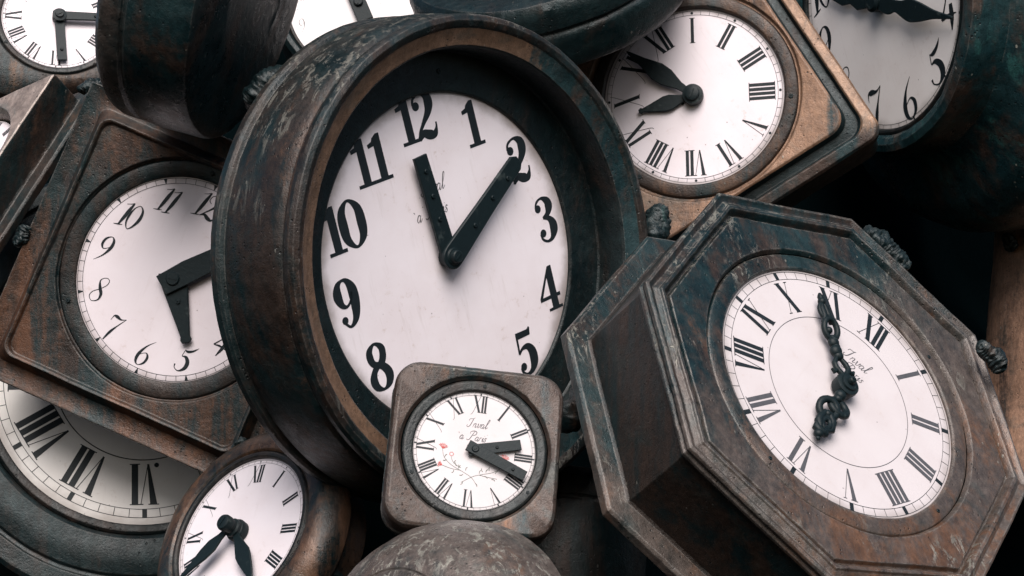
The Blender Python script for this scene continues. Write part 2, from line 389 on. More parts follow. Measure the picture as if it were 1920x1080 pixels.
def roman(mb, text, rc, hour, h, s, m=1, bar=.13, adv=.20, curl=False, mfade=None):
    a = hour * math.pi / 6
    widths = {'I': adv, 'V': .46, 'X': .50}
    tw = sum(widths[c] for c in text); x0 = -tw / 2
    def mk(x0):
        def T(x, y, z):
            u = (x + x0) * h; v = rc + (y - .5) * h
            return ((u * math.cos(a) + v * math.sin(a)) * s, (-u * math.sin(a) + v * math.cos(a)) * s, z)
        return T
    def bar_(T, x1, y1, x2, y2, wd):
        poly2(mb, [(x1 - wd / 2, y1), (x2 - wd / 2, y2), (x2 + wd / 2, y2), (x1 + wd / 2, y1)], T, m)
    def serif(T, x, y, wd): poly2(mb, [(x - wd / 2, y - .013), (x + wd / 2, y - .013), (x + wd / 2, y + .013), (x - wd / 2, y + .013)], T, m)
    for i, c in enumerate(text):
        W = widths[c]; T = mk(x0)
        if c == 'I':
            bar_(T, W / 2, 0, W / 2, 1, bar); serif(T, W / 2, 0, bar + .09); serif(T, W / 2, 1, bar + .09)
        elif c == 'V':
            poly2(mb, [(.03, 1), (.03 + bar * 1.1, 1), (.27, 0), (.22, 0)], T, m); bar_(T, .25, .0, .42, 1, .02)
            serif(T, .03 + bar * .55, 1, bar + .1); serif(T, .42, 1, .12)
        else:
            poly2(mb, [(.02, 1), (.02 + bar * 1.15, 1), (.48, 0), (.48 - bar * 1.15, 0)], T, m)
            if curl: ribbon(mb, [(.46, 1.16, .015), (.42, .98, .02), (.25, .5, .02), (.08, .02, .02), (.0, -.14, .018), (-.07, -.17, .012)], T, m)
            else: bar_(T, .05, 0, .45, 1, .02)
            serif(T, .02 + bar * .57, 1, bar + .08); serif(T, .48 - bar * .57, 0, bar + .08)
            if not curl: serif(T, .05, 0, .13); serif(T, .45, 1, .13)
        x0 += W
ROM = {12: 'XII', 1: 'I', 2: 'II', 3: 'III', 4: 'IIII', 5: 'V', 6: 'VI', 7: 'VII', 8: 'VIII', 9: 'IX', 10: 'X', 11: 'XI'}

def ring(mb, r0, r1, s, m=1, N=180, z=None):
    z = z or zz(); vs = []; fs = []
    for i in range(N):
        a = 2 * math.pi * i / N
        vs += [(r0 * math.cos(a) * s, r0 * math.sin(a) * s, z), (r1 * math.cos(a) * s, r1 * math.sin(a) * s, z)]
    for i in range(N):
        k = (i + 1) % N; fs.append((2 * i, 2 * i + 1, 2 * k + 1, 2 * k))
    mb.add(vs, fs, m)
def track(mb, ri, ro, s, lw=.9, tick=.9, hourmark='block', m=1, dot=3.0):
    ring(mb, ri - lw / 2, ri + lw / 2, s, m); ring(mb, ro - lw / 2, ro + lw / 2, s, m)
    for i in range(60):
        a = i * math.pi / 30; wd = tick; r0, r1 = ri, ro
        if i % 5 == 0 and hourmark == 'block': wd = (ro - ri) * .55
        def T(x, y, z, a=a): return ((x * math.cos(a) + y * math.sin(a)) * s, (-x * math.sin(a) + y * math.cos(a)) * s, z)
        if i % 5 == 0 and hourmark == 'dot': disc2(mb, 0, (ri + ro) / 2, dot, T, m)
        elif i % 5 == 0 and hourmark == 'wedge': poly2(mb, [(-.5, ri), (.5, ri), (dot, ro), (-dot, ro)], T, m)
        else: poly2(mb, [(-wd / 2, r0), (wd / 2, r0), (wd / 2, r1), (-wd / 2, r1)], T, m)

SCR = {  # flowing handwritten capitals and small letters; thin centre lines (x, y), width .035 swelling on downstrokes
 'I': (.55, [[(-.08, .70), (-.04, .92), (.12, .95), (.30, .98), (.46, 1.12)], [(.36, 1.02), (.30, .6), (.20, .12), (.02, -.03), (-.14, .10), (-.06, .2)]]),
 'P': (.75, [[(.05, .75), (.02, .98), (.35, 1.12), (.68, 1.0), (.66, .72), (.42, .58), (.3, .68)], [(.42, 1.05), (.3, .6), (.15, .1), (-.08, .0), (-.14, .14)]]),
 'n': (.46, [[(.04, .46), (.02, .0)], [(.02, .18), (.12, .42), (.24, .46), (.27, .30), (.26, .06), (.34, .0), (.46, .16)]]),
 'v': (.40, [[(.0, .40), (.06, .45), (.09, .15), (.15, .0), (.28, .14), (.32, .44), (.42, .40)]]),
 'a': (.46, [[(.3, .42), (.14, .46), (.02, .2), (.1, .0), (.26, .15), (.33, .42)], [(.33, .44), (.29, .06), (.36, .0), (.48, .2)]]),
 'l': (.30, [[(.0, .15), (.2, .6), (.3, 1.0), (.22, 1.1), (.14, .8), (.1, .15), (.16, .0), (.32, .2)]]),
 'r': (.30, [[(.04, .46), (.02, .0)], [(.02, .2), (.10, .42), (.24, .44)]]),
 'i': (.24, [[(.0, .15), (.1, .45), (.08, .05), (.14, .0), (.26, .2)], [(.16, .64), (.18, .68)]]),
 's': (.30, [[(.24, .40), (.12, .46), (.06, .34), (.18, .16), (.12, .0), (-.02, .06)]]),
 '`': (.0, [[(-.32, .78), (-.2, .66)]]), ' ': (.5, []),
}
def script(mb, text, cx, cy, h, s, m=1, wt=.045, ang=0.0):
    wt *= .95
    W = sum(SCR[c][0] for c in text); x0 = -W / 2; ca, sa = math.cos(ang), math.sin(ang)
    for c in text:
        def T(x, y, z, x0=x0):
            u = (x + x0 + .25 * y) * h; v = y * h; return ((cx + u * ca + v * sa) * s, (cy - u * sa + v * ca) * s, z)
        for st in SCR[c][1]:
            n = len(st); ribbon(mb, [(p[0], p[1], wt * (1.7 if 0 < i < n - 1 and st[i + 1][1] < p[1] else 1.0)) for i, p in enumerate(st)], T, m, k=5)
        x0 += SCR[c][0]

# ------------------------------------------------------------------ clocks
def ray(px, py): return Vector(((px - 960) / F, -(py - 540) / F, -1.0))
def frame(cx, cy, depth, nx, ny, roll, nz=None):
    """pose of a clock: point on the view axis system, direction its dial faces, turn of its 12"""
    n = Vector((nx, ny, nz if nz is not None else math.sqrt(max(1e-4, 1 - nx * nx - ny * ny)))).normalized()
    up = Vector((0, 1, 0)); v = (up - n * n.dot(up)).normalized(); u = v.cross(n)
    c, sn = math.cos(roll), math.sin(roll)
    U = u * c - v * sn; V = u * sn + v * c
    M = Matrix((U, V, n)).transposed().to_4x4(); M.translation = ray(cx, cy) * depth
    return CAM @ M
GROUP = 'bronze clocks welded together in a heap'
def clock(name, label, M, group=GROUP, cat='clock'):
    e = bpy.data.objects.new(name, None); S.collection.objects.link(e); e.empty_display_size = .05
    e.matrix_world = M; e['label'] = label; e['category'] = cat; e['group'] = group
    return e
def dialmesh(r, s, N=128):
    mb = MB()
    mb.add([(r * math.cos(2 * math.pi * i / N) * s, r * math.sin(2 * math.pi * i / N) * s, 0) for i in range(N)], [tuple(range(N))], 0)
    return mb
def fin_dial(mb, e, mats): return mb.build('dial', mats, e, smooth=False)
def screws(parent, e_s, r, angs, z, rad=4.0, mat=None):
    for a in angs:
        mb = MB(); a = R(90 - a); x, y = r * math.cos(a) * e_s, r * math.sin(a) * e_s
        M = Matrix.Translation((x, y, z * e_s)) @ Matrix.Rotation(a * 3, 4, 'Z')
        lathe(mb, [(rad, -1), (rad, 1.6), (rad * .8, 2.4), (rad * .34, 2.4), (rad * .3, 1.0)], e_s, M, 14)
        mb.build('screw', IRON, parent)
def hand(e, name, s, out, ang, z0, z1, bolts=(), bev=1.2, bolt_r=4.2, mat=None, at=(0, 0)):
    """out: outline (x across, y along), clock angle in degrees"""
    mb = MB(); plate(mb, out, z0, z1, bev, s); o = mb.build(name, mat or IRON, e, jitter=.0004, angle=30)
    o.matrix_parent_inverse = Matrix.Identity(4); o.rotation_euler = (0, 0, -R(ang)); o.location = (at[0] * s, at[1] * s, 0)
    for x, y in bolts:
        b = MB(); lathe(b, [(bolt_r, 0), (bolt_r, 2.2), (bolt_r * .75, 3.2), (bolt_r * .3, 3.2), (bolt_r * .25, 1.5)], s, Matrix.Translation((x * s, y * s, z1 * s)), 12)
        b.build('bolt', IRON, o)
    return o
def sym(pts): return [(x, y) for x, y in pts] + [(-x, y) for x, y in reversed(pts) if x > 0]
def smooth(L, k=4): return [(a, b) for a, b, c in catmull([(x, y, 0) for x, y in L], True, k)]
def cap(r, y0, n=6): return [(r * math.sin(a * math.pi / 2 / n), y0 - r * math.cos(a * math.pi / 2 / n)) for a in range(n + 1)]
def hub(e, s, prof, slot=0, ang=0.0, name='hub'):
    mb = MB(); lathe(mb, prof, s, None, 28)
    if slot:
        r, z = prof[-1]; M = Matrix.Rotation(R(ang), 4, 'Z')
        pts = [(-slot, -1.4, z - 1), (slot, -1.4, z - 1), (slot, 1.4, z - 1), (-slot, 1.4, z - 1), (-slot, -1.4, z + 1.2), (slot, -1.4, z + 1.2), (slot, 1.4, z + 1.2), (-slot, 1.4, z + 1.2)]
        mb.add([M @ Vector(p) * s for p in pts], [(0, 3, 2, 1), (4, 5, 6, 7), (0, 1, 5, 4), (1, 2, 6, 5), (2, 3, 7, 6), (3, 0, 4, 7)])
    return mb.build(name, IRON, e)
def case(e, prof, s, mat, n=4, rot=0.0, jit=.0012, N=256, name='case', back=True, label=None, off=(0, 0)):
    mb = MB(); loops(mb, prof, s, n, rot, N, closed_back=back, off=off); return mb.build(name, mat, e, jitter=jit, angle=28, label=label)
def weld(parent, p0, p1, d0, d1, rad, seed=0, M=None):
    """bead of molten metal between two points of the heap: a blunt rope with wavy folds across it"""
    a = CAM @ (ray(*p0) * d0); b = CAM @ (ray(*p1) * d1)
    inv = parent.matrix_world.inverted(); n = 150; K = 48; vs = []; fs = []
    ax = (b - a).normalized(); x = ax.orthogonal().normalized(); y = ax.cross(x); L = (b - a).length; rad *= d0 / F
    for i in range(n):
        t = i / (n - 1); prof = max(0.0, 1 - abs(2 * t - 1) ** 3.0) ** .5 * rad + .0004
        for k in range(K):
            an = 2 * math.pi * k / K; dr = x * math.cos(an) + y * math.sin(an); p = a + ax * (L * t) + dr * prof
            q = p * 30 + Vector((seed, seed * 2, 0))
            ph = t * L / .0042 + noise.noise(q) * 9 + noise.noise(q * .5) * 6 + noise.noise(q * 3) * 3
            rip = (1 - abs(math.sin(ph))) ** 1.4 * (.6 + noise.noise(q * 1.7)) 
            off = rip * -.006 + noise.noise(q * .8) * rad * .7 + noise.noise(q * 3) * .005 + noise.noise(q * 9) * .0015
            vs.append(inv @ (p + dr * off * min(1, prof / rad * 1.5)))
    for i in range(n - 1):
        for k in range(K):
            l = (k + 1) % K; fs.append((i * K + k, i * K + l, (i + 1) * K + l, (i + 1) * K + k))
    mb = MB(); mb.add(vs, fs); return mb.build('weld_bead', WELD, parent, angle=80)

# ================= the big drum clock in the middle
s = 4.0 / F
A = clock('drum_clock', 'largest clock, a deep brown drum with bold black numerals on a white dial', frame(845.4, 486.5, 4.0, .694, .008, -.313))
MA = bronze('bronze_drum', .68, .46, .92, .12, .75, 1.0, .02, .5, grey=.9)
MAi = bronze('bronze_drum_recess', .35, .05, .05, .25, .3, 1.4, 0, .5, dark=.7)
MAb = bronze('bronze_lip_bevel', .45, .72, .05, .02, .5, 2.1, .35, .5, copc=(.27, .16, .10), grey=.1, grad=(-2.2, 0, .6, -1.5), cg=1.4, mul=.8)  # tan and copper kept to the left; shade on the right is painted in
mb = MB()
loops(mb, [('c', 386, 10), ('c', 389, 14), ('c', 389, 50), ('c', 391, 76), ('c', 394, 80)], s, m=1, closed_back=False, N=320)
loops(mb, [('c', 394, 80), ('c', 409, 84), ('c', 424, 92)], s, m=2, closed_back=False, N=320)
loops(mb, [('c', 424, 92), ('c', 428, 96), ('c', 438, 99), ('c', 447, 95), ('c', 451, 86), ('c', 450, 74), ('c', 445, 68), ('c', 445, 62), ('c', 451, 54), ('c', 457, 24), ('c', 460, -10),
           ('c', 461, -50), ('c', 459, -78), ('c', 453, -84), ('c', 453, -90), ('c', 461, -94), ('c', 465, -100), ('c', 465, -116), ('c', 458, -122), ('c', 300, -124)], s, m=0, N=320)
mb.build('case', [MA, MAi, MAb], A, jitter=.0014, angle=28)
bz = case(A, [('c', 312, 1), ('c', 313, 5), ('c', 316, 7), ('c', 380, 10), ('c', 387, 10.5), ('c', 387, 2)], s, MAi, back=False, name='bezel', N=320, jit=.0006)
screws(bz, s, 352, [12, 132, 252], 9, 5)
mb = dialmesh(314, s)
for h_, t_ in {12: '12', 1: '1', 2: '2', 3: '3', 4: '4', 5: '5', 6: '6', 7: '7', 8: '8', 9: '9', 10: '10', 11: '11'}.items():
    a = h_ * math.pi / 6; rr = 274 if h_ == 12 else 264
    digits(mb, t_, BOLD, rr * math.sin(a), rr * math.cos(a), 88, s, 0, 1, 0, 1.24, -.02 if t_ == '12' else .0, xs=1.04)
script(mb, 'Inval', -2, 132, 27, s, 2, .05); script(mb, '`a Paris', -18, 88, 27, s, 2, .05)
fin_dial(mb, A, [enamel('enamel_drum', 314 * s, 3, (.86, .81, .855), grime=.8), INK, INKL])
hand(A, 'hour_hand', s, cap(19, 0) + [(19, 10), (16, 198), (-16, 198), (-19, 10)] + [(-x, y) for x, y in reversed(cap(19, 0))][:-1], -4, 14, 21, [(0, 75), (0, 120), (1, 168)], 1.5, 4.5, at=(-16, 10))
hand(A, 'minute_hand', s, cap(24, 0) + [(24, 12), (19, 130), (17, 244), (10, 254), (-8, 254), (-17, 244), (-20, 130), (-24, 12)] + [(-x, y) for x, y in reversed(cap(24, 0))][:-1], 60, 22, 29, [(0, 80), (-2, 150), (2, 205)], 1.5, 4.5, at=(-16, 10))
hub(A, s, [(17, 4), (17, 29), (15, 32), (13, 32), (12, 40), (10, 42)], 7, 30).location = (-16 * s, 10 * s, 0)
weld(A, (545, 128), (478, 225), 3.92, 3.97, 34, 3)
weld(A, (1240, 385), (1226, 462), 4.38, 4.29, 22, 8)

# ================= the octagonal clock
s = 3.85 / F
B = clock('octagonal_clock', 'octagonal bronze clock with moulded frame and ornate chain-like hands', frame(1573.4, 733, 3.85, .509, .528, .914))
MBm = bronze('bronze_octagon', .65, .46, .60, .20, .95, 4.0, .60, .42, grad=(.7, 0, -1.1, 1.98), grey=.2, mul=.58, cg=.22)  # film fades toward the upper left: part patina, part painted shade
MBs = bronze('bronze_octagon_side', .85, .26, .05, .10, .8, 4.6, .0, .5)
mb = MB(); rot = R(21 + 22.5)
P_ = lambda L: [('p', a, 2, z) for a, z in L]
fr = [('c', 304, 3), ('c', 307, 9), ('c', 310, 12)] + P_([(362, 12), (366, 3), (370, 3), (373, 13), (378, 19), (384, 20), (387, 15), (390, 14), (396, 10), (402, 12), (408, 17), (413, 15), (415, 9), (411, 3), (410, -1), (414, -5), (413, -11), (408, -15)])
loops(mb, fr, s, 8, rot, 512, 0, False)
loops(mb, P_([(408, -15), (404, -20), (404, -186), (408, -190)]), s, 8, rot, 512, 1, False, 20)
loops(mb, P_([(408, -190), (444, -194), (449, -199), (450, -215), (444, -222)]), s, 8, rot, 512, 0, True)
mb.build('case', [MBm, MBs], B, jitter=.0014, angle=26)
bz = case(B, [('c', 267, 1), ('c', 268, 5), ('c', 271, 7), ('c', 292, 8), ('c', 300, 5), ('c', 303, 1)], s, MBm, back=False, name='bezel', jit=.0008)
screws(bz, s, 285, [-68, 25, 105, 190], 7, 4)
mb = dialmesh(269, s)
for h_, t_ in ROM.items(): roman(mb, t_, 207, h_, 66, s, 2 if h_ in (1, 2, 3, 4, 5, 6, 7) else 1, .135, .19)
ring(mb, 161.4, 162.6, s, 2); track(mb, 247, 263, s, .9, .9, 'block')
script(mb, 'Inval', 0, 92, 26, s, 3, .045); script(mb, 'Paris', 6, 60, 24, s, 3, .045)
fin_dial(mb, B, [enamel('enamel_octagon', 269 * s, 7, (.58, .545, .56), .5), INK, INKG, INKL])
def ell(cx, cy, rx, ry, z=20, n=20, tw=0.0): return [(cx + rx * math.cos(2 * math.pi * i / n), cy + ry * math.sin(2 * math.pi * i / n), z + tw * math.sin(2 * math.pi * i / n)) for i in range(n)]
def bead(mb, x, y, z, r, s, f=1.0):
    lathe(mb, [(r * math.sin(math.pi * (i + .5) / 9), -r * f * math.cos(math.pi * (i + .5) / 9)) for i in range(9)], s, Matrix.Translation(Vector((x, y, z)) * s), 12)
def tubeb(mb, pts, r, s, closed=False): tube(mb, pts, [q * 1.12 for q in r] if isinstance(r, list) else r * 1.12, s, closed)
def beadb(mb, x, y, z, r, s, f=1.0): bead(mb, x, y, z, r * 1.1, s, f)
mb = MB()
tubeb(mb, [(-4, 20, 24), (-15, 34, 24), (-14, 46, 22), (-4, 60, 22)], [5, 5, 5, 4], s); tubeb(mb, [(4, 20, 24), (15, 34, 24), (14, 46, 22), (4, 60, 22)], [5, 5, 5, 4], s)
tubeb(mb, [(-14, 30, 24), (-23, 24, 24), (-26, 31, 24)], [4, 4, 3], s); tubeb(mb, [(14, 30, 24), (23, 24, 24), (26, 31, 24)], [4, 4, 3], s)
for y_, r_ in ((64, 10), (74, 12), (84, 9), (93, 11), (101, 8)): beadb(mb, 1.5 * math.sin(y_), y_, 22, r_, s, .8)
tubeb(mb, ell(2, 124, 16, 21, 22, 22, 4), 5.5, s, True); beadb(mb, -7, 118, 24, 7, s)
tubeb(mb, [(-9, 138, 22), (-5, 152, 24), (-7, 166, 24), (-2, 180, 22)], [6, 5, 6, 4], s); tubeb(mb, [(8, 138, 22), (10, 152, 20), (5, 168, 22), (3, 182, 22)], [5, 4, 5, 4], s)
tubeb(mb, ell(-1, 164, 11, 17, 22), 4, s, True)
beadb(mb, 0, 186, 22, 7.5, s); tubeb(mb, [(0, 188, 22), (0, 198, 22), (0, 205, 22)], [5, 5.5, 2.5], s)
o = mb.build('minute_hand', IRON, B, jitter=.0007, angle=60); o.rotation_euler = (0, 0, R(42))
mb = MB()
beadb(mb, 0, 28, 18, 10, s); beadb(mb, 1, 38, 18, 7, s)
tubeb(mb, ell(-7, 56, 17, 17, 18, 20, 4), 6, s, True); tubeb(mb, ell(9, 78, 17, 18, 20, 20, -4), 6, s, True)
beadb(mb, 0, 62, 22, 7, s); beadb(mb, 5, 88, 18, 7, s)
tubeb(mb, [(2, 84, 18), (-10, 98, 20), (-14, 114, 18), (-6, 126, 18)], [6, 6, 6, 4], s); tubeb(mb, [(10, 86, 18), (14, 104, 18), (14, 118, 20), (4, 130, 18)], [5, 6, 7, 5], s)
tubeb(mb, ell(0, 112, 8, 11, 20), 4.5, s, True)
tubeb(mb, [(-8, 122, 18), (0, 136, 20), (12, 132, 18), (14, 120, 18)], [6, 8, 7, 4], s)
beadb(mb, 3, 142, 18, 8, s); beadb(mb, -6, 132, 18, 7, s); beadb(mb, 0, 152, 18, 4, s)
o = mb.build('hour_hand', IRON, B, jitter=.0008, angle=60); o.rotation_euler = (0, 0, -R(178)); o.scale = (1.12, 1.08, 1)
hub(B, s, [(23, 6), (25, 22), (24, 28), (19, 30), (17, 30), (16, 34), (12, 35), (8, 35), (7, 44), (5, 46)], 4, 20)
weld(B, (1622, 424), (1704, 506), 4.18, 4.18, 21, 12)
weld(B, (1834, 640), (1884, 696), 4.05, 4.05, 16, 5)
weld(B, (1095, 745), (1055, 800), 4.0, 3.92, 30, 15)

# ================= small rounded square clock in front
s = 3.62 / F
I_ = clock('square_clock', 'small rounded square clock with red flowers painted on its dial', frame(889.5, 845.7, 3.62, .141, .359, .164))
MI = bronze('bronze_small_square', .95, .46, .22, .05, .7, 7.0, .22, .5, mul=.8)
case(I_, [('c', 139, 4), ('c', 142, 8), ('c', 145, 13), ('p', 152, 46, 16), ('p', 158, 49, 13), ('p', 161, 50, 7), ('p', 162, 50, 0), ('p', 160, 50, -44), ('p', 156, 48, -48), ('p', 156, 48, -52), ('p', 161, 50, -56), ('p', 159, 50, -76), ('p', 150, 44, -80)], s, MI, 4, R(2))
bz = case(I_, [('c', 115.5, 1), ('c', 116.5, 5), ('c', 119, 7), ('c', 132, 8), ('c', 136, 6), ('c', 138.5, 1)], s, DBEZ, back=False, name='bezel', jit=.0006)
screws(bz, s, 127, [2, 122, 242], 7, 3.4)
mb = dialmesh(117, s)
for h_, t_ in ROM.items(): roman(mb, t_, 93, h_, 33, s, 1, .115, .165, True)
track(mb, 109.5, 114.5, s, .5, .5, 'block')
script(mb, 'Inval', 0, 46, 17, s, 2, .05); script(mb, '`a Paris', -6, 20, 17, s, 2, .05)
def TI(x, y, z): return (x * s, y * s, z)
def rib(pts, m, wd): ribbon(mb, [(x, y, wd) for x, y in pts], TI, m)
def flower(x, y, r, a0, petals=7, spread=110):
    for i in range(petals):
        a = R(a0 - spread / 2 + spread * i / (petals - 1))
        rib([(x, y), (x + r * .6 * math.cos(a - .1), y + r * .6 * math.sin(a - .1)), (x + r * math.cos(a), y + r * math.sin(a))], 3, 1.1 if i % 2 else .7)
        if i < petals - 1:
            b = a + R(spread / (petals - 1)) / 2
            rib([(x + r * .7 * math.cos(a), y + r * .7 * math.sin(a)), (x + r * .85 * math.cos(b), y + r * .85 * math.sin(b))], 3, .6)
flower(-60, -4, 11, 82); flower(57, -9, 11, 75)
for q in range(8):
    a = q * math.pi / 4; rib([(-42 + 3 * math.cos(a), -12 + 3 * math.sin(a)), (-42 + 4.5 * math.cos(a + .6), -12 + 4.5 * math.sin(a + .6))], 3, .9)
flower(-57, -36, 9, 168, 5, 80)
for st in ([(-60, -4), (-55, -20), (-40, -33), (-20, -42), (0, -52), (12, -66)], [(-42, -16), (-38, -26), (-24, -36)], [(-57, -36), (-40, -40), (-22, -41)],
           [(57, -9), (56, -22), (40, -36), (20, -43), (2, -50), (-18, -64)], [(48, -48), (30, -47), (14, -45)]): rib(st, 4, .7)
for x, y, a in ((-54, -20, 60), (-50, -24, 200), (-35, -30, 70), (-30, -34, 110), (-26, -38, 60), (-22, -36, 130), (-12, -40, 70), (-34, -42, 240), (-16, -48, 200), (14, -42, 70), (20, -38, 110), (26, -38, 60), (24, -46, -30), (32, -34, 90), (38, -50, -20), (44, -38, 50), (9, -62, -60), (-15, -62, 240)):
    a = R(a); rib([(x, y), (x + 4 * math.cos(a + .3), y + 4 * math.sin(a + .3)), (x + 7 * math.cos(a), y + 7 * math.sin(a))], 4, 1.2)
fin_dial(mb, I_, [enamel('enamel_small_square', 117 * s, 11, (.56, .53, .545), .3), INK, INKL, RED, GRN])
sq = lambda w0, w1, y0, y1: [(w0, y0), (w1, y1), (-w1, y1), (-w0, y0)]
hand(I_, 'hour_hand', s, sq(11, 10, -13, 88), 75, 6, 10, [(0, 42)], 1, 3)
hand(I_, 'minute_hand', s, sq(11, 10, -16, 106), 111.5, 11, 15, [(0, 80)], 1, 3)
hub(I_, s, [(7, 2), (7, 16), (5.5, 18), (4, 18)], 3, 50)

# ================= upper right square clock
s = 4.55 / F
C_ = clock('square_clock', 'tan square clock with pointed leaf-shaped hands, behind the octagonal clock', frame(1301.2, 180.6, 4.55, -.249, .163, -.576))
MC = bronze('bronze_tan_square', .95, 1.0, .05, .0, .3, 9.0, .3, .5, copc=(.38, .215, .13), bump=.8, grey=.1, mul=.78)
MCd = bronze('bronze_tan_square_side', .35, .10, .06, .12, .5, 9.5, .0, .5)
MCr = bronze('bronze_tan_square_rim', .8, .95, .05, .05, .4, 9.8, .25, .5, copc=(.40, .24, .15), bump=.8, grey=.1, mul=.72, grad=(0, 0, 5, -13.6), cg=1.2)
mb = MB()
loops(mb, [('c', 197, 3), ('c', 200, 3), ('c', 204, 10), ('p', 205, 34, 11), ('p', 209, 36, 8)], s, 4, R(0), 256, 0, False)
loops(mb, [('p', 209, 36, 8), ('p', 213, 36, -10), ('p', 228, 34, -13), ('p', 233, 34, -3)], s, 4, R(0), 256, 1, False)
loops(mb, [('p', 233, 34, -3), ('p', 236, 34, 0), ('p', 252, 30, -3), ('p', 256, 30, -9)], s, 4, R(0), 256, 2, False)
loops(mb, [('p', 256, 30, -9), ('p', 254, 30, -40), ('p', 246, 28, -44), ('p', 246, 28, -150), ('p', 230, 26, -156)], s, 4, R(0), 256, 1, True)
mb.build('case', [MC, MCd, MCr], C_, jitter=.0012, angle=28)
bz = case(C_, [('c', 169.5, 1), ('c', 171, 7), ('c', 174, 9), ('c', 188, 10), ('c', 194, 8), ('c', 197, 2)], s, bronze('bronze_tan_bezel', .95, .72, .03, .05, .3, 9.2, .2, .5, copc=(.27, .135, .07)), back=False, name='bezel', jit=.0006)
screws(bz, s, 183, [125, 245, 5], 9, 4.5)
mb = dialmesh(171, s)
for h_, t_ in ROM.items(): roman(mb, t_, 128, h_, 48, s, 1, .125, .18, h_ in (9, 10, 11, 12))
track(mb, 158, 166, s, .7, .7, 'dot', dot=2.6)
mb.add([((-25 + 3 * math.cos(a)) * s, (0 + 3 * math.sin(a)) * s, .0004) for a in [R(k * 30) for k in range(12)]], [tuple(range(12))], 1)
fin_dial(mb, C_, [enamel('enamel_tan_square', 171 * s, 15, grime=.75), INK])
sp = lambda L: [(x, y) for x, y in L] + [(-x, y) for x, y in reversed(L)]
hand(C_, 'minute_hand', s, sp([(6, 10), (8, 32), (17, 62), (18, 84), (9, 118), (3, 150), (1, 156)]), -23, 12, 15)
hand(C_, 'hour_hand', s, sp([(6, 10), (8, 24), (15, 44), (15, 56), (9, 78), (4, 98), (6, 102), (3, 107)]), -73, 7, 10)
hub(C_, s, [(19, 3), (20, 14), (19, 20), (14, 21), (13, 26), (11, 27)], 9, 30)

# ================= left square clock
s = 4.3 / F
E_ = clock('square_clock', 'brown square clock with slanted pen numerals, partly hidden by the largest drum', frame(330, 523.8, 4.3, -.123, .06, .401))
ME = bronze('bronze_left_square', .66, .78, .20, .10, .85, 12.0, .05, .46, copc=(.28, .12, .058), mul=.42)
case(E_, [('c', 226, 3), ('c', 228, 4), ('c', 231, 10), ('p', 234, 20, 12), ('p', 238, 22, 19), ('p', 242, 24, 21), ('p', 247, 24, 15), ('p', 253, 20, 2), ('p', 258, 16, -4), ('p', 270, 10, -6), ('p', 290, 5, 0), ('p', 294, 4, 1), ('p', 296, 4, -4),
          ('p', 288, 4, -12), ('p', 284, 4, -80), ('p', 270, 4, -84), ('p', 268, 4, -150), ('p', 250, 4, -152)], s, ME, 4, 0, off=(-8, -14))
bz = case(E_, [('c', 193, 1), ('c', 194, 3), ('c', 197, 4.5), ('c', 216, 6), ('c', 222, 5), ('c', 226, 1)], s, bronze('bronze_left_bezel', .8, .2, .05, .4, .5, 12.4, 0, .5), back=False, name='bezel', jit=.0007)
screws(bz, s, 210, [236, 356, 116], 8, 4.2)
mb = dialmesh(195, s)
for h_ in range(1, 13):
    a = h_ * math.pi / 6; rr = 150
    digits(mb, str(h_), PEN, rr * math.sin(a), rr * math.cos(a), 50, s, 0, 1, .12, .95, -.04)
track(mb, 181, 191, s, .8, .9, 'wedge', dot=3.6)
fin_dial(mb, E_, [enamel('enamel_left_square', 195 * s, 19, grime=.55), INK])
hand(E_, 'hour_hand', s, [(28, -16), (26, 12), (12, 90), (9, 110), (11, 116), (8, 122), (-6, 123), (-11, 117), (-9, 110), (-12, 90), (-24, 12), (-30, -8)], 145, 8, 14, [(0, 44)], 1.5)
hand(E_, 'minute_hand', s, [(22, -24), (22, 30), (16, 175), (-16, 175), (-22, 30), (-18, -28)], 42, 15, 21, [], 1.5)
hub(E_, s, [(13, 4), (13, 23), (11, 25), (9, 25)], 8, 10)
weld(E_, (462, 822), (440, 836), 4.16, 4.16, 12, 31)

# ================= bottom left large dial
s = 4.62 / F
G_ = clock('round_clock', 'large grey shaded clock with thick Roman numerals under the brown square clock', frame(270.6, 703.4, 4.62, .155, .335, -.007))
MG = bronze('bronze_lower_left', .5, .32, .25, .10, .5, 14.0, .12, .5)
case(G_, [('c', 306, 3), ('c', 310, 12), ('c', 316, 16), ('c', 352, 14), ('c', 380, 4), ('c', 384, -4), ('c', 390, -4), ('c', 394, 4), ('c', 424, 0), ('c', 432, -8), ('c', 434, -60), ('c', 430, -160)], s, MG, jit=.0016, N=320)
bz = case(G_, [('c', 286, 1), ('c', 287, 5), ('c', 290, 6), ('c', 300, 6), ('c', 305, 1)], s, DBEZ, back=False, name='bezel', jit=.0009)
mb = dialmesh(289, s)
for h_, t_ in ROM.items(): roman(mb, t_, 210, h_, 76, s, 1, .155, .205)
ring(mb, 163, 165, s, 1); track(mb, 257, 273, s, 1.2, 1.2, 'block')
mb.add([((22 + 4.5 * math.cos(a)) * s, (-174 + 4.5 * math.sin(a)) * s, .0004) for a in [R(k * 30) for k in range(12)]], [tuple(range(12))], 1)
fin_dial(mb, G_, [enamel('enamel_lower_left', 289 * s, 23, (.76, .74, .71), .7), INK])

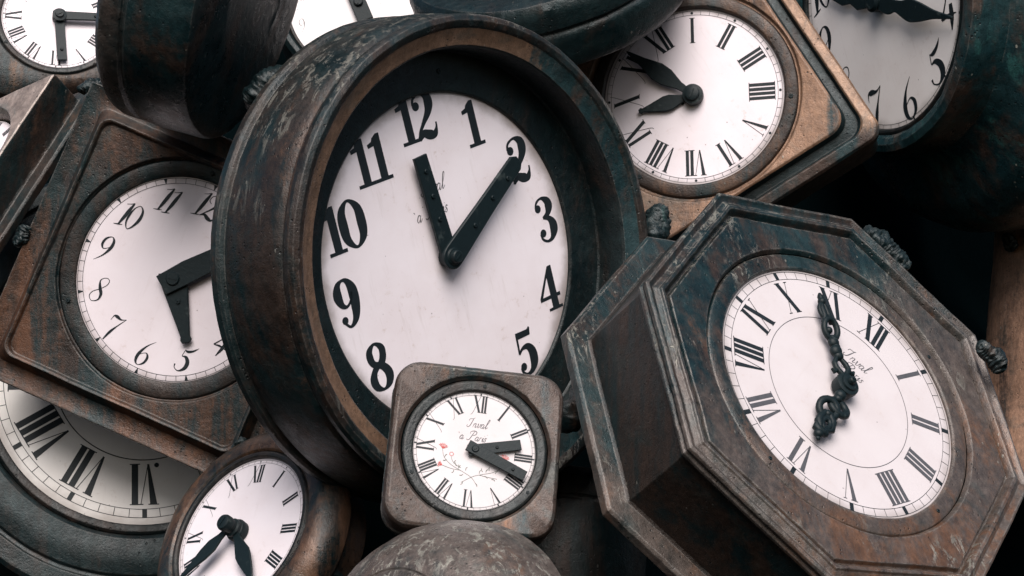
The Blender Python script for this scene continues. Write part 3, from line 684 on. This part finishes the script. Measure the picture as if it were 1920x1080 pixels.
# ================= bottom round clock with the tall hub
s = 4.0 / F
H_ = clock('round_clock', 'round clock with thick rounded brown rim and tall protruding screw hub', frame(451.7, 999.2, 4.0, -.572, .492, -.163))
MH = bronze('bronze_round_rim', .8, .8, .05, .08, .3, 16.0, .55, .42, copc=(.36, .19, .11), bump=.7)
case(H_, [('c', 168, 5), ('c', 172, 9), ('c', 182, 11), ('c', 194, 9), ('c', 207, 2), ('c', 218, -9), ('c', 225, -22), ('c', 228, -36), ('c', 225, -50), ('c', 216, -60), ('c', 204, -64), ('c', 196, -130)], s, MH, jit=.001)
bz = case(H_, [('c', 154, 1), ('c', 155, 7), ('c', 158, 9), ('c', 164, 9), ('c', 168, 4)], s, DBEZ, back=False, name='bezel', jit=.0005)
screws(bz, s, 163, [128], 8, 3.6)
mb = dialmesh(156, s)
for h_, t_ in ROM.items(): roman(mb, t_, 122.5, h_, 36, s, 1, .125, .18, True)
track(mb, 145, 151, s, .5, .5, 'dot', dot=1.6)
fin_dial(mb, H_, [enamel('enamel_round_rim', 156 * s, 27, (.80, .75, .79), .4), INK])
hand(H_, 'minute_hand', s, sp([(6, 8), (8, 28), (15, 50), (14, 74), (8, 104), (3, 140), (1, 150)]), -136, 28, 32)
hand(H_, 'hour_hand', s, sp([(6, 8), (8, 30), (17, 66), (16, 80), (10, 110), (4, 132)]), 142, 18, 22)
hub(H_, s, [(21, 2), (22, 14), (20, 18), (18, 19), (18, 26), (14, 28), (14, 36), (16, 38), (16, 48), (14, 52), (12, 53)], 10, 60)
weld(H_, (632, 1050), (606, 1092), 3.95, 3.9, 24, 41)

# ================= top left small dial
s = 4.7 / F
F_ = clock('round_clock', 'small clock in the top left corner with two bar hands at right angles', frame(110.9, 35.5, 4.7, .245, .374, .08))
MF = bronze('bronze_top_left', .85, .62, .08, .05, .2, 18.0, .3, .5, copc=(.44, .24, .13))
case(F_, [('c', 119, 3), ('c', 122, 6), ('p', 128, 100, 6), ('p', 140, 80, 0), ('p', 152, 70, -14), ('p', 158, 66, -34), ('p', 158, 66, -90), ('p', 150, 60, -100)], s, MF, 4, R(8))
bz = case(F_, [('c', 105, 1), ('c', 106, 5), ('c', 108, 6), ('c', 115, 6), ('c', 118.5, 2)], s, DBEZ, back=False, name='bezel', jit=.0005)
screws(bz, s, 112, [236], 5, 3)
mb = dialmesh(106.5, s)
for h_, t_ in ROM.items(): roman(mb, t_, 83, h_, 29, s, 1, .13, .19, False)
track(mb, 98.5, 103, s, .5, .5, 'dot', dot=1.4)
fin_dial(mb, F_, [enamel('enamel_top_left', 106 * s, 31, grime=.4), INK])
hand(F_, 'hour_hand', s, sq(9, 8, -12, 80), 86, 12, 16, [(0, 66)], 1, 3)
hand(F_, 'minute_hand', s, sq(9, 9, -14, 92), 173, 7, 11, [(0, 70)], 1, 3)
hub(F_, s, [(13, 2), (13, 18), (8, 19), (7, 23), (5, 23)], 5, 30)

# ================= dial peeping out at the top centre
s = 5.0 / F
L_ = clock('round_clock', 'white clock with thin numeral 9, peeping out behind the top of the largest drum', frame(672, 8, 5.0, .05, .2, -.38))
ML = bronze('bronze_top_centre', .7, .5, .1, .1, .5, 20.0, .2, .5)
case(L_, [('c', 138, 3), ('c', 142, 8), ('c', 150, 10), ('c', 158, 2), ('c', 160, -40), ('c', 156, -140)], s, ML)
bz = case(L_, [('c', 130, 1), ('c', 131, 5), ('c', 135, 6), ('c', 138, 2)], s, DBEZ, back=False, name='bezel', jit=.0004)
mb = dialmesh(131, s)
for h_ in range(1, 13):
    a = h_ * math.pi / 6; digits(mb, str(h_), PEN, 112 * math.sin(a), 112 * math.cos(a), 25, s, 0, 2, .1, .45, -.02)
fin_dial(mb, L_, [enamel('enamel_top_centre', 131 * s, 35, (.8, .77, .78), .2), INK, INKG])
hand(L_, 'hour_hand', s, sq(15, 14, -38, 90), 0, 8, 14, [], 1.5)
hub(L_, s, [(9, 4), (9, 17), (7, 20), (5, 20)], 5, 60)

# ================= far right dial in a swelling dark body
s = 4.85 / F
D_ = clock('round_clock', 'shaded clock with curly pen numerals and broad wavy hand in swelling dark body', frame(1652, 2, 4.85, -.90, -.10, -.311))
MD = bronze('bronze_dark_body', .5, .2, .45, .66, .4, 22.0, .12, .40, mul=1.05)
case(D_, [('c', 252, 6), ('c', 258, 14), ('c', 270, 18), ('c', 284, 14), ('c', 290, 2), ('c', 291, -30), ('c', 297, -60), ('c', 320, -84), ('c', 356, -100), ('c', 398, -118), ('c', 432, -146), ('c', 452, -190), ('c', 456, -260), ('c', 440, -330), ('c', 400, -380)], s, MD, jit=.003, N=320)
bz = case(D_, [('c', 240, 1), ('c', 241, 6), ('c', 245, 8), ('c', 251, 7)], s, DBEZ, back=False, name='bezel', jit=.0007)
mb = dialmesh(243, s)
for h_ in range(1, 13):
    a = h_ * math.pi / 6; digits(mb, str(h_), PEN, 200 * math.sin(a), 200 * math.cos(a), 70, s, 0, 1, .1, 1.15, -.03, xs=1.2)
track(mb, 232, 240, s, .8, .8, 'block')
fin_dial(mb, D_, [enamel('enamel_dark_body', 243 * s, 39, (.90, .86, .84), .6), INK])
hand(D_, 'minute_hand', s, smooth([(10, 0), (15, 20), (19, 45), (12, 66), (17, 84), (24, 110), (20, 140), (10, 180), (4, 226), (0, 236), (-3, 226), (-7, 180), (-15, 140), (-18, 110), (-12, 84), (-11, 60), (-14, 40), (-11, 16)]), 122, 14, 18)
hand(D_, 'hour_hand', s, sp([(10, 0), (16, 30), (22, 60), (12, 84), (18, 110), (8, 150), (1, 175)]), -60, 8, 12)
hub(D_, s, [(20, 2), (20, 22), (14, 26)])

# ================= far left box clock, face turned up
s = 4.45 / F
N_ = clock('box_clock', 'pale grey pointed box clock with a round porthole, cut by the left edge', frame(-58, 276, 4.45, -.49, .56, -.917))
MN = bronze('bronze_box_left', .60, .5, .2, .12, .9, 25.0, .12, .48)
MNf = bronze('bronze_sky_lit_face', .9, .0, .0, .0, .4, 25.5, 2.0, .38, bump=.5, mul=1.7)  # face colour paled to paint in the sky light it catches
mb = MB()
loops(mb, [('c', 86, -34), ('c', 92, -8), ('c', 98, 0), ('p', 104, 3, 0), ('p', 106, 3, -2)], s, 3, R(-60), 258, 0, False)
loops(mb, [('p', 106, 3, -2), ('p', 107, 3, -6), ('p', 105, 3, -74), ('p', 107, 3, -78)], s, 3, R(-60), 258, 1, False)
loops(mb, [('p', 107, 3, -78), ('p', 130, 34, -80), ('p', 133, 34, -84), ('p', 132, 34, -98), ('p', 120, 24, -104)], s, 3, R(-60), 258, 1, True)
mb.build('case', [MNf, MN], N_, jitter=.0012, angle=28)
mb = dialmesh(83, s)
for h_, t_ in ROM.items(): roman(mb, t_, 70, h_, 20, s, 1)
o = fin_dial(mb, N_, [enamel('enamel_box_left', 83 * s, 41), INK]); o.location = (0, 0, -28 * s)
weld(N_, (146, 168), (200, 158), 4.45, 4.5, 13, 51)
weld(N_, (52, 425), (30, 462), 4.36, 4.34, 14, 55)

# ================= clocks seen from the side or the back
def side_drum(label, M, s, mat, r, L, front=True, kind='drum_clock', jit=.002):
    e = clock(kind, label, M)
    case(e, [('c', r * .70, -6), ('c', r * .72, 4), ('c', r * .90, 6), ('c', r * .95, 4), ('c', r * .985, -6), ('c', r, -20), ('c', r * 1.0, -46), ('c', r * .985, -50), ('c', r * .985, -54), ('c', r * 1.0, -58),
             ('c', r * 1.01, -L * .5), ('c', r, -L + 14), ('c', r * .985, -L + 4), ('c', r * .95, -L), ('c', r * .5, -L - 6)], s, mat, jit=jit, N=320)
    mb = dialmesh(r * .70, s)
    for h_, t_ in ROM.items(): roman(mb, t_, r * .55, h_, r * .2, s, 1)
    d = fin_dial(mb, e, [ENS, INK]); d.location = (0, 0, -2 * s)
    return e
ENS = enamel('enamel_side', .2, 44)
K_ = side_drum('dark scratched drum clock seen from the side, above the brown square clock', frame(310, -62, 4.12, -.91, .30, 0, -.16), 4.12 / F, bronze('bronze_dark_drum', .55, .12, .55, .06, .55, 28.0, .5, .40, grad=(-4, 0, 0, -2.95), mul=.55), 285, 182)  # film lightened toward the left rim: the lit strip is painted in
M_ = side_drum('dark drum clock seen from below, touching the top right of the largest drum', frame(1012, -95, 4.5, -.25, .80, 0, .52), 4.5 / F, bronze('bronze_dark_drum_top', .30, .08, .10, .2, .55, 31.0, .0, .42), 262, 130)
s = 3.3 / F
J_ = clock('drum_clock', 'domed grey-brown back of a clock below the small flowered clock', frame(722, 1222, 3.3, -.60, .30, 0))
case(J_, [('c', 4, 18), ('c', 60, 16), ('c', 110, 10), ('c', 148, 1), ('c', 154, -3), ('c', 156, -9), ('c', 160, -6), ('c', 170, -9), ('c', 200, -26), ('c', 238, -62), ('c', 268, -112), ('c', 287, -165), ('c', 294, -215), ('c', 288, -225), ('c', 270, -230)],
     s, bronze('bronze_dome', .95, .3, .8, .02, .5, 34.0, .85, .40, grey=.2, mul=.7), N=320, jit=.0016)
O_ = side_drum('tan clock side cut by the right edge, behind the octagonal clock', frame(2008, 378, 5.2, .10, .985, 0, -.12), 5.2 / F, bronze('bronze_right_edge', .9, .95, .3, .02, .5, 37.0, .5, .5, copc=(.46, .27, .18), mul=1.15), 135, 560)
weld(O_, (1886, 436), (1898, 472), 5.08, 5.08, 13, 61)
Q_ = side_drum('dark brown clock side in shadow between small flowered clock and octagonal clock', frame(1075, 905, 4.35, .12, .95, 0, -.28), 4.35 / F, bronze('bronze_low_shadow', .7, .3, .05, .15, .4, 40.0, .0, .5), 150, 300)
# added backdrop, painted near-black to stand in for shade between the clocks
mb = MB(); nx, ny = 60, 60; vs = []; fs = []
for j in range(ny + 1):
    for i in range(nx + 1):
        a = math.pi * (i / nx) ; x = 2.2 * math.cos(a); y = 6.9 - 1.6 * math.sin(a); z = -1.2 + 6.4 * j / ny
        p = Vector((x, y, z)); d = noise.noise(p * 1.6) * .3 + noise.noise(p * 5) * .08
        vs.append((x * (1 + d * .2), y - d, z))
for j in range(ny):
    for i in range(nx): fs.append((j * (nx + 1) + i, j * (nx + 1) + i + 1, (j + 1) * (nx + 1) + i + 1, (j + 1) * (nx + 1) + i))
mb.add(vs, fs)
gap_backdrop = mb.build('background', plain('gap_shade_black', (0.0016, 0.0042, 0.005), 1.0, .5, spec=0.0), None, angle=60)
gap_backdrop['kind'] = 'structure'
